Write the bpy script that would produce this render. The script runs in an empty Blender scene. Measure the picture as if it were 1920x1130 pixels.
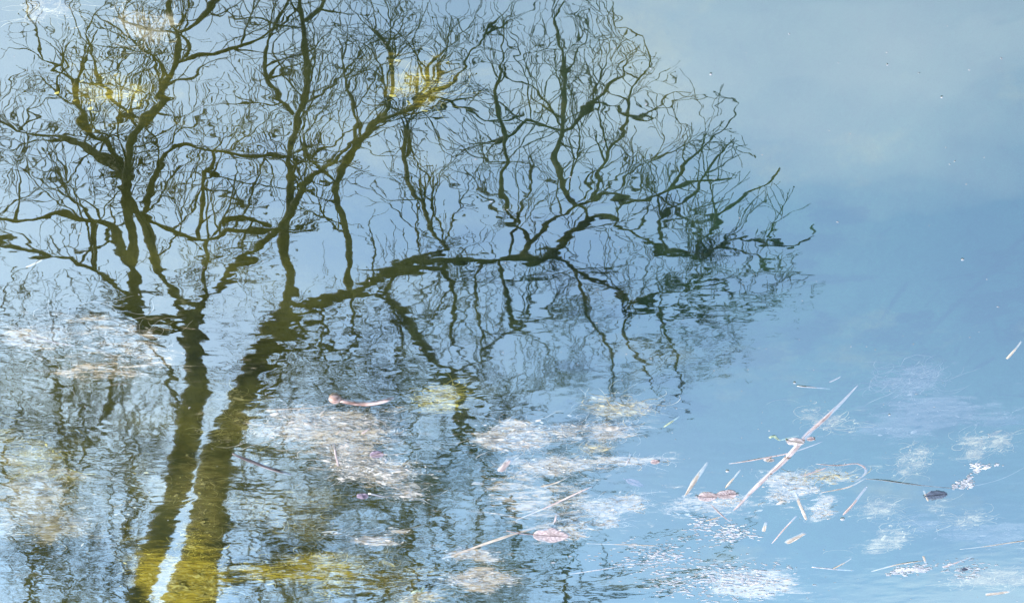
import bpy, math, random
import numpy as np
from mathutils import Vector, Matrix, noise

random.seed(11); rng = np.random.default_rng(11)
scn = bpy.context.scene
COL = scn.collection
R = math.radians

# ------------------------------------------------------------------ camera
# The photograph is a pond surface shown turned by half a turn (the mirrored tree
# stands upright), so the camera is rolled by 180 degrees.
CAM_H, DEP, HFOV = 1.6, 36.0, 34.0
PW, PH = 1920.0, 1130.0
FPX = PW / 2 / math.tan(R(HFOV / 2))
cam = bpy.data.cameras.new('camera'); cam_o = bpy.data.objects.new('camera', cam); COL.objects.link(cam_o)
cam.sensor_fit = 'HORIZONTAL'; cam.angle = R(HFOV); cam.clip_start = 0.05; cam.clip_end = 4000
fwd = Vector((0, math.cos(R(DEP)), -math.sin(R(DEP))))
upv = Vector((0, math.sin(R(DEP)), math.cos(R(DEP))))
rgt = Vector((1, 0, 0))
m = Matrix((-rgt, -upv, -fwd)).transposed().to_4x4()      # rolled half a turn
m.translation = Vector((0, 0, CAM_H)); cam_o.matrix_world = m
scn.camera = cam_o

# ------------------------------------------------------------------ world, sun, exposure
SUN_EL, SUN_AZ = 38.0, 72.0         # azimuth from +Y towards +X
world = bpy.data.worlds.new('World'); scn.world = world; world.use_nodes = True
wn, wl = world.node_tree.nodes, world.node_tree.links
wn.clear()
wout = wn.new('ShaderNodeOutputWorld'); wbg = wn.new('ShaderNodeBackground'); wbg.inputs['Strength'].default_value = 0.15
sky = wn.new('ShaderNodeTexSky'); sky.sky_type = 'NISHITA'; sky.sun_disc = False
sky.sun_elevation = R(SUN_EL); sky.sun_rotation = R(SUN_AZ)
sky.air_density = 1.0; sky.dust_density = 0.9; sky.ozone_density = 1.35
CLOUD_LOC = (5.5, 14.2, 0.0)
geo = wn.new('ShaderNodeTexCoord')
sep = wn.new('ShaderNodeSeparateXYZ'); wl.new(geo.outputs['Generated'], sep.inputs[0])
zc = wn.new('ShaderNodeMath'); zc.operation = 'MAXIMUM'; wl.new(sep.outputs['Z'], zc.inputs[0]); zc.inputs[1].default_value = 0.08
dx = wn.new('ShaderNodeMath'); dx.operation = 'DIVIDE'; wl.new(sep.outputs['X'], dx.inputs[0]); wl.new(zc.outputs[0], dx.inputs[1])
dy = wn.new('ShaderNodeMath'); dy.operation = 'DIVIDE'; wl.new(sep.outputs['Y'], dy.inputs[0]); wl.new(zc.outputs[0], dy.inputs[1])
cmb = wn.new('ShaderNodeCombineXYZ'); wl.new(dx.outputs[0], cmb.inputs[0]); wl.new(dy.outputs[0], cmb.inputs[1])
cmap = wn.new('ShaderNodeMapping'); wl.new(cmb.outputs[0], cmap.inputs['Vector'])
cmap.inputs['Location'].default_value = CLOUD_LOC; cmap.inputs['Rotation'].default_value = (0, 0, R(35)); cmap.inputs['Scale'].default_value = (1.0, 1.5, 1.0)
cn = wn.new('ShaderNodeTexNoise'); wl.new(cmap.outputs[0], cn.inputs['Vector'])
cn.inputs['Scale'].default_value = 0.9; cn.inputs['Detail'].default_value = 5; cn.inputs['Roughness'].default_value = 0.52
cr = wn.new('ShaderNodeValToRGB'); wl.new(cn.outputs['Fac'], cr.inputs[0])
cr.color_ramp.elements[0].position = 0.425; cr.color_ramp.elements[0].color = (0.0, 0.0, 0.0, 1)
cr.color_ramp.elements[1].position = 0.76; cr.color_ramp.elements[1].color = (0.68, 0.68, 0.68, 1)
cmix = wn.new('ShaderNodeMixRGB'); wl.new(cr.outputs[0], cmix.inputs[0]); wl.new(sky.outputs[0], cmix.inputs[1])
cmix.inputs[2].default_value = (4.3, 4.5, 4.8, 1)
wl.new(cmix.outputs[0], wbg.inputs['Color']); wl.new(wbg.outputs[0], wout.inputs['Surface'])

sun = bpy.data.lights.new('sun', 'SUN'); sun.energy = 2.0; sun.angle = R(0.5); sun.color = (1.0, 0.94, 0.85)
sun_o = bpy.data.objects.new('sun', sun); COL.objects.link(sun_o)
sd = Vector((math.sin(R(SUN_AZ)) * math.cos(R(SUN_EL)), math.cos(R(SUN_AZ)) * math.cos(R(SUN_EL)), math.sin(R(SUN_EL))))
sun_o.rotation_euler = sd.to_track_quat('Z', 'Y').to_euler()

scn.view_settings.view_transform = 'Standard'; scn.view_settings.look = 'None'
scn.view_settings.gamma = 1.0; scn.view_settings.use_curve_mapping = False
scn.view_settings.exposure = 2.4
scn.render.engine = 'CYCLES'
scn.cycles.max_bounces = 8; scn.cycles.transparent_max_bounces = 12
scn.cycles.glossy_bounces = 4; scn.cycles.diffuse_bounces = 2

# ------------------------------------------------------------------ helpers
def ray(px, py):
    a = (px - PW / 2) / FPX; b = (PH / 2 - py) / FPX          # image right / up
    return (fwd - rgt * a - upv * b)
def W(px, py, z=0.0):                                         # a point on the water plane (or a level under it)
    d = ray(px, py); t = (z - CAM_H) / d.z
    return Vector((d.x * t, d.y * t, z))
def T(px, py, Y):                                             # a point of a tree at distance Y, seen in the mirror
    d = ray(px, py); t = Y / d.y
    return Vector((d.x * t, Y, -CAM_H - d.z * t))
def pxsize(py, px=960):                                       # metres per photo pixel on the water
    return (W(px, py) - Vector((0, 0, CAM_H))).length / FPX
def tag(o, label=None, cat=None, group=None, kind=None):
    if label: o['label'] = label
    if cat: o['category'] = cat
    if group: o['group'] = group
    if kind: o['kind'] = kind
    return o
def empty(name, loc, rz=0.0):
    o = bpy.data.objects.new(name, None); COL.objects.link(o); o.location = loc; o.rotation_euler = (0, 0, rz)
    o.empty_display_size = 0.05
    return o
def mesh_obj(name, verts, faces, mat, parent=None, smooth=True, loc=None, rz=0.0):
    me = bpy.data.meshes.new(name); me.from_pydata(verts, [], faces); me.update()
    if smooth: me.polygons.foreach_set('use_smooth', [True] * len(me.polygons))
    if mat: me.materials.append(mat)
    o = bpy.data.objects.new(name, me); COL.objects.link(o)
    if parent is not None: o.parent = parent
    if loc is not None: o.location = loc
    o.rotation_euler = (0, 0, rz)
    return o

class MB:
    def __init__(s): s.v = []; s.f = []
    def tube(s, pts, rad, n=6, flat=1.0, cap=True, up=None):
        """tapered tube through pts; flat squeezes it along 'up'"""
        base = len(s.v); P = [Vector(p) for p in pts]; k = len(P)
        prev = None
        for i in range(k):
            t = (P[min(i + 1, k - 1)] - P[max(i - 1, 0)])
            if t.length < 1e-9: t = Vector((0, 0, 1))
            t.normalize()
            if up is not None: a = t.cross(up)
            else: a = prev - t * prev.dot(t) if prev is not None else t.cross(Vector((0.31, 0.72, 0.62)))
            if a.length < 1e-6: a = t.cross(Vector((1, 0, 0.1)))
            a.normalize(); prev = a; b = a.cross(t); r = rad[i] if hasattr(rad, '__len__') else rad
            for j in range(n):
                q = 2 * math.pi * j / n
                s.v.append(P[i] + a * (r * math.cos(q)) + b * (r * flat * math.sin(q)))
        for i in range(k - 1):
            for j in range(n):
                j2 = (j + 1) % n
                s.f.append((base + i * n + j, base + i * n + j2, base + (i + 1) * n + j2, base + (i + 1) * n + j))
        if cap and n > 2:
            s.f.append(tuple(base + j for j in reversed(range(n)))); s.f.append(tuple(base + (k - 1) * n + j for j in range(n)))
    def blob(s, c, r, sx=1, sy=1, sz=1, rot=0, lon=8, lat=5, rough=0.0):
        base = len(s.v); ca, sa = math.cos(rot), math.sin(rot)
        for i in range(lat + 1):
            th = math.pi * i / lat
            for j in range(lon):
                ph = 2 * math.pi * j / lon
                q = r * (1 + rough * (random.random() - .5))
                x, y, z = q * sx * math.sin(th) * math.cos(ph), q * sy * math.sin(th) * math.sin(ph), q * sz * math.cos(th)
                s.v.append(Vector((c[0] + x * ca - y * sa, c[1] + x * sa + y * ca, c[2] + z)))
        for i in range(lat):
            for j in range(lon):
                j2 = (j + 1) % lon
                s.f.append((base + i * lon + j, base + (i + 1) * lon + j, base + (i + 1) * lon + j2, base + i * lon + j2))
    def build(s, name, mat, parent=None, smooth=True, loc=None, rz=0.0):
        return mesh_obj(name, [tuple(v) for v in s.v], s.f, mat, parent, smooth, loc, rz)

def new_mat(name):
    mt = bpy.data.materials.new(name); mt.use_nodes = True
    n, l = mt.node_tree.nodes, mt.node_tree.links
    return mt, n, l, n['Principled BSDF']
def simple_mat(name, c1, c2, scale=(30, 30, 30), rough=0.6, coords='Object', detail=4, bump=0.0, lo=.35, hi=.65, spec=0.3, stain=0.62):
    mt, n, l, b = new_mat(name)
    tc = n.new('ShaderNodeTexCoord'); mp = n.new('ShaderNodeMapping'); l.new(tc.outputs[coords], mp.inputs[0]); mp.inputs['Scale'].default_value = scale
    nz = n.new('ShaderNodeTexNoise'); l.new(mp.outputs[0], nz.inputs['Vector']); nz.inputs['Scale'].default_value = 1.0; nz.inputs['Detail'].default_value = detail
    cr = n.new('ShaderNodeValToRGB'); l.new(nz.outputs['Fac'], cr.inputs[0])
    cr.color_ramp.elements[0].position = lo; cr.color_ramp.elements[0].color = (*c1, 1)
    cr.color_ramp.elements[1].position = hi; cr.color_ramp.elements[1].color = (*c2, 1)
    oi = n.new('ShaderNodeObjectInfo'); hs = n.new('ShaderNodeHueSaturation'); l.new(cr.outputs[0], hs.inputs['Color'])
    mr = n.new('ShaderNodeMapRange'); l.new(oi.outputs['Random'], mr.inputs[0]); mr.inputs[3].default_value = 0.82; mr.inputs[4].default_value = 1.15
    nz2 = n.new('ShaderNodeTexNoise'); l.new(tc.outputs[coords], nz2.inputs['Vector']); nz2.inputs['Scale'].default_value = 55.0; nz2.inputs['Detail'].default_value = 3
    st_ = n.new('ShaderNodeMapRange'); l.new(nz2.outputs['Fac'], st_.inputs[0]); st_.inputs[1].default_value = .32; st_.inputs[2].default_value = .62; st_.inputs[3].default_value = stain; st_.inputs[4].default_value = 1.08
    mv = n.new('ShaderNodeMath'); mv.operation = 'MULTIPLY'; l.new(mr.outputs[0], mv.inputs[0]); l.new(st_.outputs[0], mv.inputs[1])
    l.new(mv.outputs[0], hs.inputs['Value']); l.new(hs.outputs[0], b.inputs['Base Color'])
    b.inputs['Roughness'].default_value = rough; b.inputs['Specular IOR Level'].default_value = spec
    if bump:
        bp = n.new('ShaderNodeBump'); bp.inputs['Distance'].default_value = bump; l.new(nz.outputs['Fac'], bp.inputs['Height']); l.new(bp.outputs[0], b.inputs['Normal'])
    return mt

# ------------------------------------------------------------------ materials
M_bark = simple_mat('bark', (0.022, 0.020, 0.012), (0.075, 0.068, 0.038), (9, 9, 2.5), 0.9, bump=0.02, detail=6)
M_twig = simple_mat('twig_bark', (0.016, 0.014, 0.010), (0.04, 0.034, 0.022), (6, 6, 6), 0.85)
M_reed = simple_mat('dead_reed', (0.13, 0.085, 0.075), (0.27, 0.225, 0.21), (9, 260, 260), 0.55, bump=0.0006, lo=.3, hi=.62)
M_straw = simple_mat('dry_straw', (0.14, 0.105, 0.075), (0.28, 0.245, 0.20), (14, 500, 500), 0.5, bump=0.0004, lo=.3, hi=.62)
M_node = simple_mat('reed_node', (0.07, 0.045, 0.03), (0.16, 0.12, 0.09), (200, 200, 200), 0.6)
M_pink = simple_mat('pink_leaf', (0.17, 0.115, 0.105), (0.30, 0.25, 0.24), (200, 200, 200), 0.5, bump=0.0006, lo=.34, hi=.58, stain=.45)
M_purple = simple_mat('purple_leaf', (0.075, 0.052, 0.075), (0.17, 0.13, 0.165), (120, 120, 120), 0.5, bump=0.0006)
M_dark_leaf = simple_mat('dark_leaf', (0.02, 0.026, 0.04), (0.045, 0.055, 0.075), (120, 120, 120), 0.4, bump=0.0006)
M_rib = simple_mat('leaf_rib', (0.18, 0.12, 0.11), (0.28, 0.21, 0.20), (120, 120, 120), 0.5)
M_redstick = simple_mat('red_stick', (0.13, 0.065, 0.045), (0.31, 0.215, 0.185), (40, 160, 160), 0.6, bump=0.0012, lo=.38, hi=.6, stain=.5)
M_darkstick = simple_mat('dark_stick', (0.05, 0.025, 0.018), (0.22, 0.19, 0.18), (12, 160, 160), 0.5, lo=.4, hi=.6)
M_green = simple_mat('green_sprig', (0.11, 0.14, 0.08), (0.22, 0.26, 0.18), (150, 150, 150), 0.5)
M_alga_pale = simple_mat('pale_algae', (0.17, 0.155, 0.13), (0.34, 0.315, 0.28), (60, 60, 60), 0.7)
M_alga_cream = simple_mat('cream_algae', (0.17, 0.14, 0.075), (0.32, 0.28, 0.17), (60, 60, 60), 0.7)
M_alga_olive = simple_mat('olive_algae', (0.10, 0.085, 0.02), (0.22, 0.19, 0.055), (60, 60, 60), 0.7)
M_alga_yellow = simple_mat('yellow_algae', (0.19, 0.155, 0.02), (0.36, 0.31, 0.06), (60, 60, 60), 0.7, stain=.8)
M_alga_blue = simple_mat('grey_algae', (0.06, 0.07, 0.075), (0.15, 0.15, 0.155), (60, 60, 60), 0.7)
M_foam = simple_mat('foam', (0.15, 0.145, 0.15), (0.25, 0.245, 0.25), (100, 100, 100), 0.25, spec=0.6)
M_scrap = simple_mat('pale_scrap', (0.20, 0.17, 0.165), (0.29, 0.26, 0.25), (90, 90, 90), 0.6)
M_grass = simple_mat('bank_grass', (0.035, 0.045, 0.014), (0.10, 0.10, 0.04), (3, 3, 3), 0.9, bump=0.05)

WATER_F0 = 0.245
# water: Fresnel mirror with slight ripples over clear, faintly green depth
M_water, n, l, b = new_mat('pond_water'); n.remove(b)
out = n['Material Output']
tc = n.new('ShaderNodeTexCoord')
def wave(scale, sx, sy, amp, detail=1.0, rot=0.0, dist=0.0):
    mp = n.new('ShaderNodeMapping'); l.new(tc.outputs['Object'], mp.inputs[0])
    mp.inputs['Scale'].default_value = (sx, sy, 1); mp.inputs['Rotation'].default_value = (0, 0, rot)
    nz = n.new('ShaderNodeTexNoise'); l.new(mp.outputs[0], nz.inputs['Vector'])
    nz.inputs['Scale'].default_value = scale; nz.inputs['Detail'].default_value = detail; nz.inputs['Roughness'].default_value = 0.45
    nz.inputs['Distortion'].default_value = dist
    mu = n.new('ShaderNodeMath'); mu.operation = 'MULTIPLY'; l.new(nz.outputs['Fac'], mu.inputs[0]); mu.inputs[1].default_value = amp
    return mu.outputs[0]
def add(a, b_):
    x = n.new('ShaderNodeMath'); x.operation = 'ADD'; l.new(a, x.inputs[0]); l.new(b_, x.inputs[1]); return x.outputs[0]
def mul(a, b_):
    x = n.new('ShaderNodeMath'); x.operation = 'MULTIPLY'; l.new(a, x.inputs[0])
    if isinstance(b_, (int, float)): x.inputs[1].default_value = b_
    else: l.new(b_, x.inputs[1])
    return x.outputs[0]
long_w = wave(6.5, 0.8, 1.3, 3.9e-4, 0.0, R(8))
mid_w = wave(21.0, 1.05, 1.15, 0.95e-4, 0.8, R(-14), 0.2)
fine_w = wave(62.0, 0.75, 1.3, 1.2e-5, 1.0, R(20))
far_w = wave(38.0, 1.0, 1.5, 1.15e-4, 1.0, R(-6), 0.2)
swell_w = wave(17.0, 1.0, 1.7, 3.0e-4, 0.5, R(-10), 0.3)
# a light breeze roughens the farther water; patches come and go
sp = n.new('ShaderNodeSeparateXYZ'); l.new(tc.outputs['Object'], sp.inputs[0])
gy = n.new('ShaderNodeMapRange'); l.new(sp.outputs['Y'], gy.inputs[0]); gy.interpolation_type = 'SMOOTHSTEP'
gy.inputs[1].default_value = 1.85; gy.inputs[2].default_value = 2.7; gy.inputs[3].default_value = 0.04; gy.inputs[4].default_value = 1.0
pm = n.new('ShaderNodeTexNoise'); l.new(tc.outputs['Object'], pm.inputs['Vector']); pm.inputs['Scale'].default_value = 2.4; pm.inputs['Detail'].default_value = 2
pr = n.new('ShaderNodeMapRange'); l.new(pm.outputs['Fac'], pr.inputs[0]); pr.inputs[1].default_value = 0.35; pr.inputs[2].default_value = 0.65; pr.inputs[3].default_value = 0.3; pr.inputs[4].default_value = 1.35
height = add(long_w, mul(add(mid_w, mul(add(add(far_w, swell_w), fine_w), gy.outputs[0])), pr.outputs[0]))
bp = n.new('ShaderNodeBump'); bp.inputs['Strength'].default_value = 1.0; bp.inputs['Distance'].default_value = 1.0; l.new(height, bp.inputs['Height'])
gl = n.new('ShaderNodeBsdfGlossy'); rg = n.new('ShaderNodeMapRange'); l.new(gy.outputs[0], rg.inputs[0]); rg.inputs[3].default_value = 0.006; rg.inputs[4].default_value = 0.023; l.new(rg.outputs[0], gl.inputs['Roughness']); gl.inputs['Color'].default_value = (0.90, 0.985, 0.905, 1); l.new(bp.outputs[0], gl.inputs['Normal'])
tr = n.new('ShaderNodeBsdfTransparent'); tr.inputs['Color'].default_value = (0.93, 0.95, 0.91, 1)
# Schlick reflectance, the same from above and below
gm = n.new('ShaderNodeNewGeometry'); dt = n.new('ShaderNodeVectorMath'); dt.operation = 'DOT_PRODUCT'; l.new(gm.outputs['Incoming'], dt.inputs[0]); l.new(bp.outputs[0], dt.inputs[1])
ab = n.new('ShaderNodeMath'); ab.operation = 'ABSOLUTE'; l.new(dt.outputs['Value'], ab.inputs[0])
om = n.new('ShaderNodeMath'); om.operation = 'SUBTRACT'; om.inputs[0].default_value = 1.0; l.new(ab.outputs[0], om.inputs[1]); om.use_clamp = True
pw = n.new('ShaderNodeMath'); pw.operation = 'POWER'; l.new(om.outputs[0], pw.inputs[0]); pw.inputs[1].default_value = 5.0
fr = n.new('ShaderNodeMath'); fr.operation = 'MULTIPLY_ADD'; l.new(pw.outputs[0], fr.inputs[0]); fr.inputs[1].default_value = 1 - WATER_F0; fr.inputs[2].default_value = WATER_F0
mx = n.new('ShaderNodeMixShader'); l.new(fr.outputs[0], mx.inputs[0]); l.new(tr.outputs[0], mx.inputs[1]); l.new(gl.outputs[0], mx.inputs[2])
l.new(mx.outputs[0], out.inputs['Surface'])

def film_mat(name, c1, c2, top, lo=.30, hi=.88):
    mt, n, l, b = new_mat(name)
    tc = n.new('ShaderNodeTexCoord'); at = n.new('ShaderNodeAttribute'); at.attribute_name = 'cover'
    def nz(scale, sx, sy, detail, rough, dist):
        mp = n.new('ShaderNodeMapping'); l.new(tc.outputs['Object'], mp.inputs[0]); mp.inputs['Scale'].default_value = (sx, sy, 1); mp.inputs['Rotation'].default_value = (0, 0, R(9))
        oi = n.new('ShaderNodeObjectInfo'); sc_ = n.new('ShaderNodeMath'); sc_.operation = 'MULTIPLY'; l.new(oi.outputs['Random'], sc_.inputs[0]); sc_.inputs[1].default_value = 40
        cx = n.new('ShaderNodeCombineXYZ'); l.new(sc_.outputs[0], cx.inputs[0]); l.new(cx.outputs[0], mp.inputs['Location'])
        z = n.new('ShaderNodeTexNoise'); l.new(mp.outputs[0], z.inputs['Vector']); z.inputs['Scale'].default_value = scale; z.inputs['Detail'].default_value = detail; z.inputs['Roughness'].default_value = rough; z.inputs['Distortion'].default_value = dist
        return z.outputs['Fac']
    a = nz(26, .6, 1.5, 8, .66, .6); d = nz(80, .4, 1.7, 4, .55, 1.0)
    m1 = n.new('ShaderNodeMath'); m1.operation = 'MULTIPLY_ADD'; l.new(a, m1.inputs[0]); m1.inputs[1].default_value = 2.6; m1.inputs[2].default_value = -1.56
    m2 = n.new('ShaderNodeMath'); m2.operation = 'MULTIPLY_ADD'; l.new(d, m2.inputs[0]); m2.inputs[1].default_value = .7; l.new(m1.outputs[0], m2.inputs[2])
    m3 = n.new('ShaderNodeMath'); m3.operation = 'ADD'; l.new(m2.outputs[0], m3.inputs[0]); l.new(at.outputs['Fac'], m3.inputs[1])
    mr = n.new('ShaderNodeMapRange'); mr.interpolation_type = 'SMOOTHSTEP'; l.new(m3.outputs[0], mr.inputs[0]); mr.inputs[1].default_value = lo; mr.inputs[2].default_value = hi; mr.inputs[3].default_value = 0; mr.inputs[4].default_value = top
    cr = n.new('ShaderNodeValToRGB'); l.new(d, cr.inputs[0]); cr.color_ramp.elements[0].position = .36; cr.color_ramp.elements[0].color = (*c1, 1); cr.color_ramp.elements[1].position = .62; cr.color_ramp.elements[1].color = (*c2, 1)
    df = n.new('ShaderNodeBsdfDiffuse'); l.new(cr.outputs[0], df.inputs['Color']); tp = n.new('ShaderNodeBsdfTransparent')
    bp = n.new('ShaderNodeBump'); bp.inputs['Distance'].default_value = .0015; l.new(d, bp.inputs['Height']); l.new(bp.outputs[0], df.inputs['Normal'])
    mx = n.new('ShaderNodeMixShader'); l.new(mr.outputs[0], mx.inputs[0]); l.new(tp.outputs[0], mx.inputs[1]); l.new(df.outputs[0], mx.inputs[2])
    n.remove(b); l.new(mx.outputs[0], n['Material Output'].inputs['Surface'])
    return mt
F_pale = film_mat('pale_scum', (0.19, 0.155, 0.13), (0.385, 0.31, 0.22), .92)
F_cream = film_mat('cream_scum', (0.15, 0.12, 0.07), (0.30, 0.26, 0.17), .85)
F_yellow = film_mat('yellow_weed_film', (0.15, 0.105, 0.008), (0.36, 0.28, 0.035), .8, .05, 1.35)
F_olive = film_mat('olive_weed_film', (0.055, 0.045, 0.010), (0.14, 0.12, 0.035), .75, .05, 1.3)
F_blue = film_mat('grey_weed_film', (0.05, 0.06, 0.07), (0.13, 0.13, 0.14), .5)

# pond bed: dark silt with patches of yellow-green algae and pale sand
M_bed, n, l, b = new_mat('pond_bed')
tc = n.new('ShaderNodeTexCoord')
def nz_(scale, detail, rough=.5, loc=(0, 0, 0)):
    mp = n.new('ShaderNodeMapping'); l.new(tc.outputs['Object'], mp.inputs[0]); mp.inputs['Location'].default_value = loc
    z = n.new('ShaderNodeTexNoise'); l.new(mp.outputs[0], z.inputs['Vector']); z.inputs['Scale'].default_value = scale; z.inputs['Detail'].default_value = detail; z.inputs['Roughness'].default_value = rough
    return z.outputs['Fac']
def ramp(f, p0, c0, p1, c1):
    r_ = n.new('ShaderNodeValToRGB'); l.new(f, r_.inputs[0]); r_.color_ramp.elements[0].position = p0; r_.color_ramp.elements[0].color = (*c0, 1)
    r_.color_ramp.elements[1].position = p1; r_.color_ramp.elements[1].color = (*c1, 1); return r_.outputs[0]
spb = n.new('ShaderNodeSeparateXYZ'); l.new(tc.outputs['Object'], spb.inputs[0])
xr = n.new('ShaderNodeMapRange'); l.new(spb.outputs['X'], xr.inputs[0]); xr.inputs[1].default_value = -0.7; xr.inputs[2].default_value = 0.5     # clearer sandy-green silt gives way to olive weed
sm = n.new('ShaderNodeMixRGB'); l.new(xr.outputs[0], sm.inputs[0])
l.new(ramp(nz_(2.2, 5), .35, (0.004, 0.021, 0.017), .7, (0.012, 0.040, 0.026)), sm.inputs[1]); l.new(ramp(nz_(2.6, 5, .55, (7, 1, 0)), .35, (0.013, 0.016, 0.004), .7, (0.046, 0.046, 0.012)), sm.inputs[2])
silt = sm.outputs[0]
mxb = n.new('ShaderNodeMixRGB'); l.new(ramp(nz_(3.0, 6, .6, (4, 2, 0)), .56, (0, 0, 0), .74, (.8, .8, .8)), mxb.inputs[0]); l.new(silt, mxb.inputs[1]); mxb.inputs[2].default_value = (0.075, 0.068, 0.013, 1)
l.new(mxb.outputs[0], b.inputs['Base Color']); b.inputs['Roughness'].default_value = 1.0; b.inputs['Specular IOR Level'].default_value = 0.0
bpb = n.new('ShaderNodeBump'); bpb.inputs['Distance'].default_value = 0.02; l.new(nz_(14, 6), bpb.inputs['Height']); l.new(bpb.outputs[0], b.inputs['Normal'])

# ------------------------------------------------------------------ setting
DEPTH = 0.34
def sheet(name, x0, x1, y0, y1, nx, ny, zf, mat):
    v = []; f = []
    for j in range(ny + 1):
        for i in range(nx + 1):
            x = x0 + (x1 - x0) * i / nx; y = y0 + (y1 - y0) * j / ny
            v.append((x, y, zf(x, y)))
    for j in range(ny):
        for i in range(nx):
            a = j * (nx + 1) + i; f.append((a, a + 1, a + nx + 2, a + nx + 1))
    return mesh_obj(name, v, f, mat)
SHORE = 9.0
water = tag(sheet('water', -60, 60, -3.0, SHORE + 1.2, 2, 2, lambda x, y: 0.0, M_water), kind='structure')
water['label'] = 'rippled pond water mirroring blue sky and bare trees'
bed = sheet('pond_bed', -60, 60, -3.4, SHORE + 1.5, 160, 40, lambda x, y: -DEPTH + 0.05 * noise.noise(Vector((x * 1.3, y * 1.3, 0))), M_bed)
tag(bed, 'dark silty pond bed with olive algae', kind='structure')
def bankz(x, y):
    t = y - SHORE - 0.35 * noise.noise(Vector((x * .4, 3, 0)))
    if t < 0: return -DEPTH - 0.25 + 0.02 * t
    return -DEPTH - 0.25 + min(t * 0.55, 0.95) + 0.012 * max(t - 2, 0) + 0.10 * noise.noise(Vector((x * .7, y * .7, 5)))
tag(sheet('ground', -400, 400, SHORE - 0.5, 900, 220, 300, bankz, M_grass), 'grassy far bank of the pond', kind='structure')
def nearz(x, y): return 0.12 + 0.05 * noise.noise(Vector((x, y, 9))) if y < -3.2 else -DEPTH - 0.15
tag(sheet('near_bank', -60, 60, -40, -2.6, 60, 60, nearz, M_grass), 'grassy near bank under the viewer', kind='structure')

# ------------------------------------------------------------------ trees on the far bank (seen mirrored in the water)
DT = 12.0
PXT = lambda py: (T(960, py, DT) - Vector((0, 0, -CAM_H))).length / FPX
# crown outline on the right, in photo pixels
ENV = [(-60, 1130), (0, 1150), (60, 1190), (150, 1270), (210, 1380), (300, 1450), (380, 1490), (450, 1530), (540, 1570), (600, 1510), (690, 1420), (780, 1330), (900, 1120), (1130, 1050)]
def env_x(py):
    for (y0, x0), (y1, x1) in zip(ENV, ENV[1:]):
        if y0 <= py <= y1: return x0 + (x1 - x0) * (py - y0) / (y1 - y0)
    return 1100
def unT(p):                                                   # tree point -> photo pixel (for the crown outline)
    d = Vector((p.x, p.y, -(p.z + CAM_H)))
    k = d.dot(fwd); return PW / 2 - d.dot(rgt) / k * FPX, PH / 2 + d.dot(upv) / k * FPX

def smooth_path(pts, step):
    """Catmull-Rom through (Vector, radius) samples"""
    P = [p for p, _ in pts]; Q = [r for _, r in pts]; o = []; ro = []
    for i in range(len(P) - 1):
        p0 = P[max(i - 1, 0)]; p1 = P[i]; p2 = P[i + 1]; p3 = P[min(i + 2, len(P) - 1)]
        k = max(2, int((p2 - p1).length / step))
        for j in range(k):
            t = j / k
            o.append(0.5 * ((2 * p1) + (p2 - p0) * t + (2 * p0 - 5 * p1 + 4 * p2 - p3) * t * t + (3 * p1 - p0 - 3 * p2 + p3) * t ** 3))
            ro.append(Q[i] + (Q[i + 1] - Q[i]) * t)
    o.append(P[-1]); ro.append(Q[-1])
    return o, ro

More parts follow.
